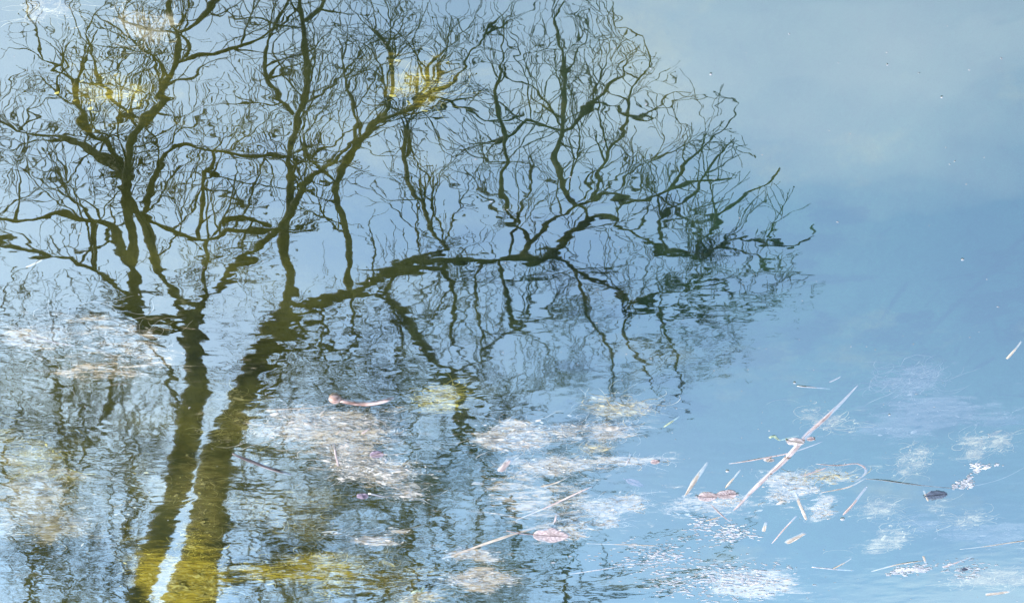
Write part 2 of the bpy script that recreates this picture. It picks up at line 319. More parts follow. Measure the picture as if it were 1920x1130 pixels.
class Tree:
    def __init__(s, name, label, base_px, Y, seed):
        s.rnd = random.Random(seed); s.Y = Y; s.root = empty(name, (0, 0, 0)); tag(s.root, label, 'tree', 'bare trees on the far bank')
        s.paths = []; s.twigs = MB(); s.ntw = 0; s.start = .125
    def near(s, p):
        best = None
        for path, rad in s.paths:
            for q, r in zip(path, rad):
                d = (q - p).length
                if best is None or d < best[0]: best = (d, q, r)
        return best
    def limb(s, pts, dd=None, part='limb', n=8, twig=1.0, to_ground=False):
        """pts: (photo x, photo y, half width in photo px); dd: drift in depth along the limb"""
        if s.paths:
            b = s.near(T(pts[0][0], pts[0][1], s.Y))
            # refine the depth with the parent's own depth
            Y0 = b[1].y
        else: Y0 = s.Y
        if dd is None: dd = s.rnd.uniform(-1.3, 1.1)
        L = [0]
        for a, c in zip(pts, pts[1:]): L.append(L[-1] + math.hypot(c[0] - a[0], c[1] - a[1]))
        P = []
        for (x, y, w), q in zip(pts, L):
            Y = Y0 + dd * (q / 420.0)
            p = T(x, y, Y); P.append((p, max(w * (.98 if part == 'trunk' else .95 if w <= 4 else .84 if w <= 7 else .72), 1.1) * (p - Vector((0, 0, -CAM_H))).length / FPX))
        if to_ground:
            p0 = P[0][0]; p1 = P[1][0]; sl = (p0 - p1) / max(1e-6, (p1.z - p0.z)); 
            g = Vector((p0.x + sl.x * 0.8 * p0.z * .6, p0.y, bankz(p0.x, p0.y) - 0.15))
            mid = (g + p0) / 2 + Vector((sl.x * .2, 0, 0))
            P = [(g, P[0][1] * 1.45), (g + Vector((0, 0, .5)), P[0][1] * 1.2), (mid, P[0][1] * 1.08)] + P
        path, rad = smooth_path(P, 0.09 if n > 6 else 0.07)
        # bark unevenness and small kinks
        for i in range(1, len(path) - 1):
            q = path[i] * 2.3; k = min(rad[i] * 0.35, 0.012)
            path[i] = path[i] + noise.noise_vector(q) * k
            rad[i] *= 1 + 0.13 * noise.noise(path[i] * 5)
        mb = MB(); mb.tube(path, rad, n)
        o = mb.build(part, M_bark if rad[0] > 0.018 else M_twig, s.root)
        s.paths.append((path, rad))
        if twig > 0: s.grow(path, rad, twig)
        return o
    def ok(s, p):
        x, y = unT(p)
        return x < env_x(y) + 25 * noise.noise(p * 3) and y > -140
    def twig(s, p, d, length, r, level, px_side=1):
        k = max(3, int(length / 0.085)); pts = [p.copy()]; q = p.copy(); dirn = d.normalized()
        turn = s.rnd.uniform(-.10, .10)
        for i in range(k):
            jit = Vector((s.rnd.gauss(0, .15), s.rnd.gauss(0, .12), s.rnd.gauss(0, .13)))
            dirn = (dirn + jit + Vector((turn, 0, 0.06))).normalized()
            q = q + dirn * (length / k); pts.append(q.copy())
        if not s.ok(pts[-1]): 
            if level < 2 or not s.ok(pts[len(pts) // 2]): return
        re = max(0.0031, r * 0.42); rad = [r + (re - r) * i / k for i in range(k + 1)]
        s.twigs.tube(pts, rad, 4 if level < 2 else 3, cap=False); s.ntw += 1
        if level >= 2 and s.rnd.random() < .45:              # a bud at the tip
            s.twigs.tube([pts[-1], pts[-1] + dirn * .008, pts[-1] + dirn * .02], [re, .0075, .001], 4, cap=False)
        if level >= 3: return
        sub = {0: 6.5, 1: 6.0, 2: 5.0}[level]
        cnt = int(length * sub + s.rnd.random())
        for _ in range(cnt):
            t = s.rnd.uniform(.18, 1.0) * k; i = min(int(t), k - 1)
            pp = pts[i].lerp(pts[i + 1], t - i); tg = (pts[i + 1] - pts[i]).normalized()
            side = Vector((s.rnd.gauss(0, 1), s.rnd.gauss(0, .7), s.rnd.gauss(.25, .8))); side -= tg * side.dot(tg)
            if side.length < 1e-3: continue
            nd = tg * .75 + side.normalized() * s.rnd.uniform(.5, .95)
            s.twig(pp, nd, length * s.rnd.uniform(.32, .62), max(.0031, rad[i] * .62), level + 1)
    def grow(s, path, rad, dens):
        tot = sum((b - a).length for a, b in zip(path, path[1:]))
        cnt = int(tot * 4.3 * dens + .5)
        for _ in range(cnt):
            i = s.rnd.randrange(int(len(path) * s.start), len(path) - 1)
            if rad[i] > 0.11: continue
            tg = (path[i + 1] - path[i]).normalized()
            side = Vector((s.rnd.gauss(0, .8), s.rnd.gauss(0, .6), s.rnd.gauss(.45, .65))); side -= tg * side.dot(tg)
            if side.length < 1e-3: continue
            d = tg * .5 + side.normalized() * .9
            ln = s.rnd.uniform(.35, 1.25) * (0.75 + min(rad[i], .05) * 9)
            s.twig(path[i], d, ln, min(rad[i] * .5, .0105), 1 if ln < 1.0 else 0)
        # continue the limb's end into fine twigs
        tg = (path[-1] - path[-2]).normalized()
        for _ in range(2): s.twig(path[-1], tg + Vector((s.rnd.gauss(0, .3), s.rnd.gauss(0, .3), s.rnd.gauss(.1, .25))), s.rnd.uniform(.4, .8), max(.0032, min(rad[-1], .011)), 1)
    def finish(s):
        if s.twigs.v: tag(s.twigs.build('crown', M_twig, s.root), kind='stuff')

# left tree of the pair
A = Tree('bare_tree', 'slender bare tree with a crooked forking trunk, left of the mirrored pair', None, DT, 3)
A.limb([(254, 1150, 22), (270, 1095, 21), (288, 1030, 21), (323, 950, 23), (346, 870, 23), (354, 790, 25), (368, 692, 22), (364, 640, 21), (354, 585, 21)], 0, 'trunk', 14, 0, True)
A.limb([(360, 600, 20), (318, 604, 19), (276, 596, 18), (254, 570, 16), (250, 535, 14), (243, 490, 13), (244, 455, 12), (240, 415, 12), (238, 380, 14), (235, 340, 14), (238, 300, 12), (246, 258, 11), (270, 222, 11), (298, 190, 10), (323, 158, 9), (336, 135, 8), (335, 94, 6), (336, 54, 6), (326, 30, 5), (323, -20, 4), (328, -90, 3)], -.6, 'limb', 10, .8)
A.limb([(243, 490, 11), (224, 465, 11), (206, 438, 10), (175, 428, 9), (150, 423, 9), (105, 408, 8), (62, 420, 6), (0, 411, 5), (-60, 400, 3)], .5, 'limb', 8, .9)
A.limb([(350, 600, 14), (328, 562, 12), (316, 538, 11), (304, 508, 12), (290, 482, 12), (276, 452, 12), (266, 420, 12), (252, 388, 11), (240, 362, 10)], -.2, 'limb', 8, .4)
A.limb([(240, 358, 13), (216, 318, 11), (168, 289, 9), (128, 269, 8), (101, 256, 6), (50, 250, 5), (0, 232, 4), (-60, 210, 3)], .9, 'limb', 8, 1.1)
A.limb([(228, 330, 7), (222, 313, 6), (202, 286, 6), (195, 262, 7), (175, 249, 7), (151, 222, 7), (141, 195, 7), (136, 168, 6), (143, 145, 6)], -1.0, 'limb', 8, .5)
A.limb([(141, 192, 4), (118, 183, 4), (106, 177, 3)], .3, 'limb', 6, .5)
A.limb([(138, 156, 4), (124, 141, 4), (108, 126, 3), (84, 114, 2)], -.4, 'limb', 6, .8)
A.limb([(266, 410, 8), (279, 370, 8), (296, 330, 8), (313, 300, 7), (333, 272, 6), (357, 272, 6), (372, 286, 6), (400, 292, 6), (424, 296, 7), (471, 296, 6), (505, 289, 5), (538, 289, 4)], .6, 'limb', 8, .9)
A.limb([(340, 128, 5), (377, 113, 5), (410, 108, 5), (437, 94, 5), (471, 81, 4), (500, 60, 2)], -.5, 'limb', 6, 1.1)
A.limb([(336, 56, 4), (357, 47, 4), (387, 20, 4), (425, -5, 3), (460, -30, 2)], .5, 'limb', 6, 1)
A.limb([(352, 115, 4), (355, 74, 4), (343, 62, 3)], .2, 'limb', 6, .6)
A.limb([(333, 62, 4), (303, 54, 3), (262, 50, 3), (235, 40, 2)], .8, 'limb', 6, 1)
A.limb([(308, 177, 5), (309, 145, 4), (293, 124, 4), (272, 104, 4), (262, 91, 3), (240, 70, 2)], -.6, 'limb', 6, 1)
A.limb([(259, 232, 5), (240, 212, 4), (219, 195, 4), (192, 165, 4), (172, 135, 3), (173, 111, 3), (165, 90, 2)], .7, 'limb', 6, 1)
A.limb([(366, 600, 12), (380, 570, 11), (400, 545, 10), (430, 515, 11), (465, 485, 11), (500, 455, 10), (525, 430, 10), (548, 385, 9), (572, 350, 8), (590, 326, 7), (606, 320, 6), (640, 290, 4)], -.9, 'limb', 8, .7)
A.limb([(262, 405, 10), (289, 417, 9), (320, 428, 9), (353, 444, 9), (387, 450, 9), (414, 437, 9), (430, 420, 8), (454, 424, 8), (498, 434, 8), (530, 437, 6)], .7, 'limb', 8, .8)
A.limb([(420, 410, 6), (437, 400, 7), (471, 407, 8), (508, 425, 6)], .2, 'limb', 8, .4)
A.limb([(250, 575, 8), (215, 541, 6), (175, 504, 6), (145, 488, 5), (134, 471, 5), (87, 467, 5), (40, 462, 4), (0, 456, 3)], -.8, 'limb', 6, 1)
A.limb([(177, 500, 5), (175, 445, 5), (166, 412, 4), (150, 390, 3)], .3, 'limb', 6, 1)
A.limb([(385, 560, 5), (386, 510, 5), (389, 470, 4), (396, 445, 4)], -.4, 'limb', 6, .8)
A.limb([(372, 450, 5), (380, 400, 4), (382, 370, 4), (382, 336, 4), (397, 326, 4), (397, 298, 3)], .4, 'limb', 6, 1)
A.limb([(352, 790, 9), (332, 770, 8), (314, 705, 7), (292, 642, 6), (268, 608, 4)], .8, 'limb', 6, .9)
A.limb([(325, 940, 8), (280, 945, 8), (250, 905, 8), (210, 860, 5), (160, 830, 6), (120, 800, 4), (60, 800, 3)], .9, 'limb', 6, .9)
A.limb([(160, 838, 5), (205, 770, 6), (211, 715, 7), (205, 695, 4)], .6, 'limb', 6, .8)
A.limb([(290, 1020, 7), (240, 1010, 6), (262, 960, 5), (245, 915, 6), (252, 870, 4)], -.5, 'limb', 6, 1.2)
A.finish()

# right tree of the pair
Bt = Tree('bare_tree', 'broad bare tree with long limbs reaching out sideways, right of the mirrored pair', None, DT + .7, 5)
Bt.limb([(352, 1150, 47), (370, 1060, 40), (386, 1000, 34), (393, 960, 31), (400, 900, 30), (408, 845, 31), (440, 785, 26), (468, 705, 26), (500, 642, 25), (528, 612, 24), (546, 588, 22)], 0, 'trunk', 14, 0, True)
Bt.limb([(542, 600, 16), (538, 550, 14), (537, 500, 13), (533, 460, 13), (531, 430, 13), (537, 385, 10), (545, 335, 9), (548, 290, 9), (553, 240, 9), (560, 200, 9), (570, 160, 8), (573, 130, 7), (570, 90, 7), (566, 50, 6), (560, 10, 5), (558, -70, 4)], -.4, 'limb', 10, .8)
Bt.limb([(568, 34, 5), (585, 23, 4), (605, 3, 4), (625, -40, 3)], .4, 'limb', 6, 1)
Bt.limb([(547, 212, 5), (538, 185, 5), (515, 165, 5), (501, 151, 4), (500, 118, 4), (505, 90, 3)], -.7, 'limb', 6, 1.1)
Bt.limb([(535, 610, 20), (580, 582, 15), (620, 556, 16), (660, 540, 17), (700, 515, 14), (740, 501, 13), (790, 500, 13), (840, 495, 13), (890, 487, 11), (940, 485, 11), (1000, 480, 11), (1040, 468, 9), (1075, 445, 7), (1105, 420, 7), (1132, 408, 5), (1165, 412, 4), (1156, 432, 4), (1185, 433, 4), (1215, 455, 5), (1245, 463, 5), (1290, 462, 5), (1320, 465, 4), (1345, 450, 4), (1390, 455, 4), (1420, 470, 3), (1440, 490, 3), (1480, 500, 2), (1530, 520, 1.5)], -.35, 'limb', 10, .42)
Bt.limb([(715, 512, 8), (790, 486, 7), (836, 470, 6), (815, 430, 6), (800, 395, 6), (785, 375, 5), (765, 350, 5), (757, 320, 4), (755, 280, 4), (768, 245, 3)], .9, 'limb', 8, 1)
Bt.limb([(655, 545, 12), (653, 480, 9), (645, 430, 11), (636, 395, 10), (630, 360, 10), (640, 320, 11), (665, 285, 10), (695, 250, 9), (715, 226, 8), (755, 212, 6), (780, 196, 6), (800, 182, 6), (830, 172, 5), (850, 158, 4), (870, 130, 3), (902, 85, 2)], -.7, 'limb', 8, 1.2)
Bt.limb([(705, 238, 6), (728, 195, 5), (735, 150, 5), (728, 110, 4), (715, 80, 4), (700, 50, 3)], .8, 'limb', 6, 1.5)
Bt.limb([(780, 198, 5), (795, 160, 5), (800, 132, 4), (830, 100, 2)], -.5, 'limb', 6, 1.3)
Bt.limb([(668, 285, 5), (669, 242, 4), (664, 219, 4), (660, 188, 4), (647, 158, 3), (640, 120, 2)], .3, 'limb', 6, 1.2)
Bt.limb([(990, 478, 9), (1010, 440, 7), (1040, 412, 6), (1074, 382, 6), (1066, 360, 7), (1050, 330, 7), (1045, 300, 6), (1053, 260, 6), (1058, 225, 5), (1060, 180, 5), (1061, 150, 5), (1058, 100, 3), (1050, 70, 3), (1045, 40, 2), (1062, 5, 2)], .5, 'limb', 8, .9)
Bt.limb([(1058, 236, 4), (1075, 228, 4), (1092, 206, 4), (1112, 200, 4), (1140, 170, 3), (1168, 148, 2)], -.4, 'limb', 6, .9)
Bt.limb([(1074, 382, 6), (1110, 360, 6), (1140, 350, 6), (1165, 364, 5), (1220, 370, 5), (1260, 355, 4), (1290, 348, 3), (1370, 330, 2)], -.8, 'limb', 6, .7)
Bt.limb([(1110, 362, 5), (1130, 310, 5), (1150, 260, 4), (1175, 220, 4), (1180, 180, 3), (1195, 150, 3), (1214, 120, 2), (1205, 65, 1.5)], .6, 'limb', 6, .7)
Bt.limb([(1102, 422, 5), (1096, 395, 5), (1078, 378, 5)], .1, 'limb', 6, 0)
Bt.limb([(1055, 236, 3), (1010, 222, 3), (985, 215, 3), (965, 238, 3), (946, 246, 3)], -.1, 'limb', 6, .8)
Bt.limb([(985, 480, 6), (995, 450, 6), (970, 420, 5), (948, 400, 6), (945, 370, 5), (943, 340, 5), (955, 310, 4), (945, 280, 4), (945, 245, 5), (935, 215, 4), (928, 180, 4), (940, 150, 3), (950, 110, 2), (945, 60, 1.5)], -.6, 'limb', 6, 1)
Bt.limb([(958, 484, 3), (962, 430, 3), (975, 385, 2), (1000, 330, 2)], .4, 'limb', 6, .8)
Bt.limb([(1030, 470, 6), (1070, 486, 5), (1086, 511, 5), (1115, 530, 5), (1160, 556, 5), (1200, 570, 5), (1250, 580, 4), (1310, 582, 3), (1390, 592, 2)], .5, 'limb', 6, 1.6)
Bt.limb([(1190, 566, 4), (1250, 552, 6), (1300, 548, 5), (1340, 545, 4), (1385, 560, 3), (1430, 572, 2)], -.4, 'limb', 6, 2.2)
Bt.limb([(1240, 580, 4), (1252, 630, 4), (1266, 670, 4), (1276, 720, 3), (1292, 765, 2)], .5, 'limb', 6, 1.6)
Bt.limb([(1306, 464, 4), (1312, 440, 4), (1340, 410, 4), (1370, 390, 4), (1400, 360, 3), (1430, 340, 2), (1462, 308, 1.5)], .4, 'limb', 6, .9)
Bt.limb([(1340, 452, 4), (1370, 440, 3), (1440, 442, 3), (1500, 450, 2), (1528, 428, 1.5)], -.4, 'limb', 6, .9)
Bt.limb([(1250, 462, 4), (1236, 430, 4), (1246, 400, 4), (1270, 390, 3), (1300, 365, 3), (1312, 340, 2), (1350, 300, 2), (1378, 268, 1.5)], .7, 'limb', 6, .8)
Bt.limb([(1255, 357, 3), (1290, 320, 3), (1330, 270, 2), (1365, 230, 1.5), (1380, 205, 1.3)], -.5, 'limb', 6, .8)
Bt.limb([(655, 545, 10), (700, 547, 9), (745, 562, 11), (775, 600, 11), (795, 640, 11), (815, 670, 11), (840, 697, 11), (862, 716, 11), (864, 760, 10), (858, 820, 7), (848, 858, 4)], -.6, 'limb', 8, .7)
Bt.limb([(862, 716, 5), (885, 690, 4), (920, 660, 4), (940, 632, 3), (972, 610, 3), (1020, 590, 2)], .6, 'limb', 6, 1.3)
Bt.limb([(932, 486, 5), (944, 530, 5), (950, 570, 6), (960, 602, 6), (976, 616, 3)], -.4, 'limb', 6, 1.3)
Bt.limb([(860, 718, 7), (900, 740, 7), (940, 760, 6), (978, 776, 3), (1040, 790, 2)], .6, 'limb', 6, 1.6)
Bt.limb([(842, 700, 6), (792, 730, 6), (752, 745, 4), (700, 770, 3)], -.7, 'limb', 6, 1.5)
Bt.limb([(862, 790, 7), (890, 850, 7), (920, 900, 6), (945, 930, 6), (965, 970, 5), (970, 1005, 3)], .3, 'limb', 6, .6)
Bt.limb([(540, 606, 12), (570, 640, 10), (605, 655, 9), (650, 672, 6), (690, 676, 4), (720, 690, 2)], .7, 'limb', 8, 1.4)
Bt.limb([(660, 548, 6), (664, 600, 5), (660, 640, 4), (655, 665, 2)], -.3, 'limb', 6, 1)
Bt.limb([(400, 1080, 14), (480, 1076, 13), (560, 1066, 14), (620, 1080, 14), (700, 1086, 13), (780, 1076, 11), (860, 1062, 10), (930, 1068, 10), (1000, 1085, 10), (1065, 1092, 5)], -.5, 'limb', 8, 1.0)
Bt.limb([(415, 880, 12), (470, 905, 8), (520, 930, 7), (560, 985, 6), (600, 1000, 4), (640, 1060, 3)], .8, 'limb', 6, 1.7)
Bt.limb([(440, 790, 10), (505, 745, 8), (520, 700, 6), (530, 660, 4)], .5, 'limb', 6, 1)
for pts in ([(742, 504, 6), (738, 560, 5), (760, 620, 4), (745, 690, 3)], [(825, 498, 5), (852, 560, 5), (846, 625, 4), (870, 665, 2)],
            [(1078, 500, 5), (1100, 580, 4), (1140, 650, 4), (1152, 705, 2)], [(1182, 566, 4), (1172, 620, 4), (1200, 685, 3), (1235, 740, 2)],
            [(590, 580, 7), (612, 640, 6), (600, 700, 5), (640, 760, 3)], [(900, 488, 5), (890, 545, 4), (905, 610, 3)],
            [(425, 830, 9), (480, 850, 7), (560, 860, 6), (640, 890, 4)], [(410, 985, 10), (470, 1000, 8), (540, 1020, 7), (620, 1030, 4)]):
    Bt.limb(pts, None, 'limb', 6, .9)
Bt.finish()

# thin saplings between and beside them
def sapling(label, Y, seed, limbs):
    t = Tree('sapling', label, None, Y, seed)
    t.root['category'] = 'sapling'; t.root['group'] = 'saplings on the far bank'
    for i, (pts, dn) in enumerate(limbs): t.limb(pts, 0 if i == 0 else None, 'trunk' if i == 0 else 'limb', 6, dn, i == 0)
    t.finish()
sapling('thin bare sapling leaning over, right of the mirrored pair of trees', 11.2, 8, [
    ([(778, 1150, 6), (775, 1050, 6), (745, 990, 5), (715, 950, 5), (695, 920, 3)], .7),
    ([(775, 1050, 5), (766, 990, 4), (755, 940, 4), (738, 905, 3), (700, 840, 2)], 1),
    ([(800, 1100, 5) if False else (777, 1090, 5), (850, 1015, 4), (815, 960, 5), (785, 920, 5), (755, 885, 4), (770, 830, 3), (785, 770, 2)], .8)])
sapling('thin wavering bare sapling beyond the left edge of the mirrored pair', 11.6, 9, [
    ([(52, 1150, 6), (60, 1060, 5), (100, 980, 5), (125, 930, 5), (131, 890, 5), (156, 868, 5), (160, 830, 4), (150, 775, 3)], 1.2),
    ([(130, 890, 5), (112, 800, 5), (112, 760, 5), (100, 700, 4), (60, 655, 3), (0, 580, 2)], 1.2),
    ([(60, 1050, 4), (30, 960, 4), (10, 860, 4), (40, 780, 3), (0, 720, 2)], 1.4)])
sapling('low bare shrub with sparse thin stems, rightmost on the far bank', 11.0, 10, [
    ([(1065, 1150, 5), (1062, 1080, 4), (1075, 1030, 3), (1050, 960, 2)], 1.0),
    ([(1064, 1100, 4), (1120, 1090, 4), (1220, 1040, 3), (1290, 1010, 2), (1330, 960, 2)], 1.5),
    ([(1064, 1110, 4), (1180, 1110, 4), (1320, 1060, 3), (1370, 1030, 2), (1420, 960, 1.5)], 1.0)])

# undergrowth behind the trees: thickets of thin bare stems
def thicket(label, px, Y, seed, top, width, stems, dens):
    t = Tree('bare_shrub', label, None, Y, seed); t.root['category'] = 'shrub'; t.root['group'] = 'bare shrubs on the far bank'; rd = t.rnd
    for i in range(stems):
        x0 = px + rd.uniform(-.25, .25) * width; x1 = px + rd.uniform(-1, 1) * width; y1 = top + rd.uniform(0, 130)
        pts = [(x0, 1150, 3.4)]
        for k in range(1, 6):
            f = k / 5; pts.append((x0 + (x1 - x0) * f ** 1.3 + rd.gauss(0, 14), 1150 + (y1 - 1150) * f, 3.4 - 1.8 * f))
        t.start = .55; t.limb(pts, rd.uniform(-.5, .5), 'stem', 5, dens, True)
    t.finish()
thicket('dense bare shrub at the far left behind the wavering sapling', 90, 13.5, 21, 745, 130, 3, .75)
thicket('bare shrub behind the left trunk of the mirrored pair', 215, 14.0, 22, 740, 90, 2, .7)
thicket('bare olive shrub just right of the broad trunk', 520, 13.8, 23, 870, 110, 3, .8)
thicket('bare shrub behind the leaning sapling', 690, 14.2, 24, 930, 100, 2, .6)
thicket('low bare shrub under the drooping limb', 900, 14.0, 25, 960, 110, 2, .5)

# ------------------------------------------------------------------ floating and sunken things
def local_path(pts, z, widths):
    P = [W(x, y, z) for x, y in pts]
    c = sum(P, Vector()) / len(P); d = P[-1] - P[0]; ang = math.atan2(d.y, d.x)
    rot = Matrix.Rotation(-ang, 3, 'Z')
    Q = [rot @ (p - c) for p in P]
    rad = [w * .5 * pxsize(y) for w, (x, y) in zip(widths, pts)]
    return c, ang, Q, rad

def straw(name, label, pts, w, mat=None, z=0.001, taper=(.45, .45), flat=.3, node=None, cat='straw', group='dead stalks adrift on the pond', arch=0.0):
    mat = mat or M_straw
    widths = w if hasattr(w, '__len__') else [w * (taper[0] if i == 0 else taper[1] if i == len(pts) - 1 else 1.0) for i in range(len(pts))]
    if not hasattr(w, '__len__') and len(pts) == 2:
        a, b_ = pts; pts = [a, (a[0] * .82 + b_[0] * .18, a[1] * .82 + b_[1] * .18), (a[0] * .25 + b_[0] * .75, a[1] * .25 + b_[1] * .75), b_]
        widths = [w * taper[0], w, w * .9, w * taper[1]]
    c, ang, Q, rad = local_path(pts, 0, widths)
    path, rd = smooth_path(list(zip(Q, rad)), 0.012)
    h = sum(map(ord, label)) % 97
    for i in range(len(path)):
        t = i / (len(path) - 1)
        path[i] += Vector((0, 0, -0.0036 * (abs((t if h % 3 else 1 - t) - .25) ** 1.5) * (1 if max(rad) < .006 else .35)))
        path[i] += Vector((0, 0.004 * noise.noise(Vector((path[i].x * 9, h, 0))), arch * math.sin(math.pi * t) + 0.0012 * noise.noise(Vector((path[i].x * 14, 0, h)))))
        rd[i] *= 1 + .18 * noise.noise(Vector((path[i].x * 40, h, 3)))
    zt = (0.0009 if z >= 0 else z) - max(rad) * flat * (.45 if flat > .5 else .9) + 0      # floats nearly awash
    root = empty(name, (c.x, c.y, zt), ang); tag(root, label, cat, group)
    mb = MB(); mb.tube(path, rd, 8, flat, up=Vector((0, 0, 1))); mb.build('stalk', mat, root)
    # a ragged split fibre lying along it, and a joint
    if max(rad) > 0.003:
        mb = MB(); a, b_ = int(len(path) * .1), int(len(path) * .8)
        fp = [path[i] + Vector((0, rd[i] * .55 * (1 if h % 2 else -1), rd[i] * flat * .75)) for i in range(a, b_)]
        mb.tube(fp, [max(rd[i] * .22, .0004) for i in range(a, b_)], 5, .6, up=Vector((0, 0, 1))); mb.build('fibre', mat, root)
    for q in (node or []):
        i = max(1, min(int(q * (len(path) - 1)), len(path) - 2)); tg = (path[i + 1] - path[i - 1]).normalized()
        mb = MB(); e = rd[i]
        mb.tube([path[i] - tg * e * .5, path[i] - tg * e * .2, path[i] + tg * e * .2, path[i] + tg * e * .5], [e * 1.0, e * 1.13, e * 1.1, e * .98], 8, flat * 1.08, up=Vector((0, 0, 1)))
        mb.build('joint', M_node, root)
    return root

def leaf(label, px, py, lpx, wpx, ang_px, mat, z=0.002, stalk=.35, point=1.0, curl=.15, cat='leaf', rib=M_rib, depth_scale=None):
    """length and width are true sizes in photo px; ang_px: direction of the tip on the water, in world degrees"""
    s = pxsize(py); L = lpx * s; Wd = wpx * s; z = .0006 if z >= 0 else z; c = W(px, py, z); curl *= -.25
    root = empty('fallen_leaf', c, R(ang_px)); tag(root, label, cat, 'fallen leaves adrift on the pond')
    nu, nv = 22, 8; v = []; f = []; ph = random.random() * 9
    def half(t): return Wd * .5 * (math.sin(math.pi * t ** .85) ** (0.75 * point)) if 0 < t < 1 else 0.0
    def zz(t, q): return curl * L * (.35 * (t - .5) ** 2 + .28 * (q * half(t) / (Wd * .5)) ** 2) + .006 * L * math.sin(9 * t + 4 * q + ph) * abs(q)
    for i in range(nu + 1):
        t = i / nu
        for j in range(nv + 1):
            q = 2 * j / nv - 1
            hw = half(t) * (1 + (.16 * noise.noise(Vector((t * 5, q * 2, ph))) + .10 * noise.noise(Vector((t * 17, q, ph)))) * abs(q)) + .0003
            v.append(((t - .5) * L, q * hw, zz(t, q)))
    for i in range(nu):
        for j in range(nv):
            a = i * (nv + 1) + j; f.append((a, a + nv + 1, a + nv + 2, a + 1))
    bl = mesh_obj('blade', v, f, mat, root)
    so = bl.modifiers.new('thick', 'SOLIDIFY'); so.thickness = 0.0006
    mb = MB(); mb.tube([((t - .5) * L, 0, zz(t, 0) + .0006) for t in [i / 10 for i in range(11)]], [.0011 - .0007 * i / 10 for i in range(11)], 5); mb.build('midrib', rib, root)
    mb = MB()
    for k in range(1, 7):
        t0 = .1 + .12 * k
        for sg in (-1, 1):
            t1 = min(t0 + .13, .95); mb.tube([((t0 - .5) * L, 0, zz(t0, 0) + .0005), ((t0 + t1 - 1) * .5 * L, sg * half(t1) * .42, zz(t1, .4) + .0006), ((t1 - .5) * L, sg * half(t1) * .8, zz(t1, .8) + .0005)], [.0004, .00032, .00015], 4, cap=False)
    mb.build('veins', rib, root)
    mb = MB(); mb.tube([(-.5 * L, 0, zz(0, 0)), (-.5 * L - stalk * L * .5, stalk * L * .08, .002), (-.5 * L - stalk * L, stalk * L * .2, .001)], [.0012, .001, .0008], 5); mb.build('leaf_stalk', rib, root)
    return root

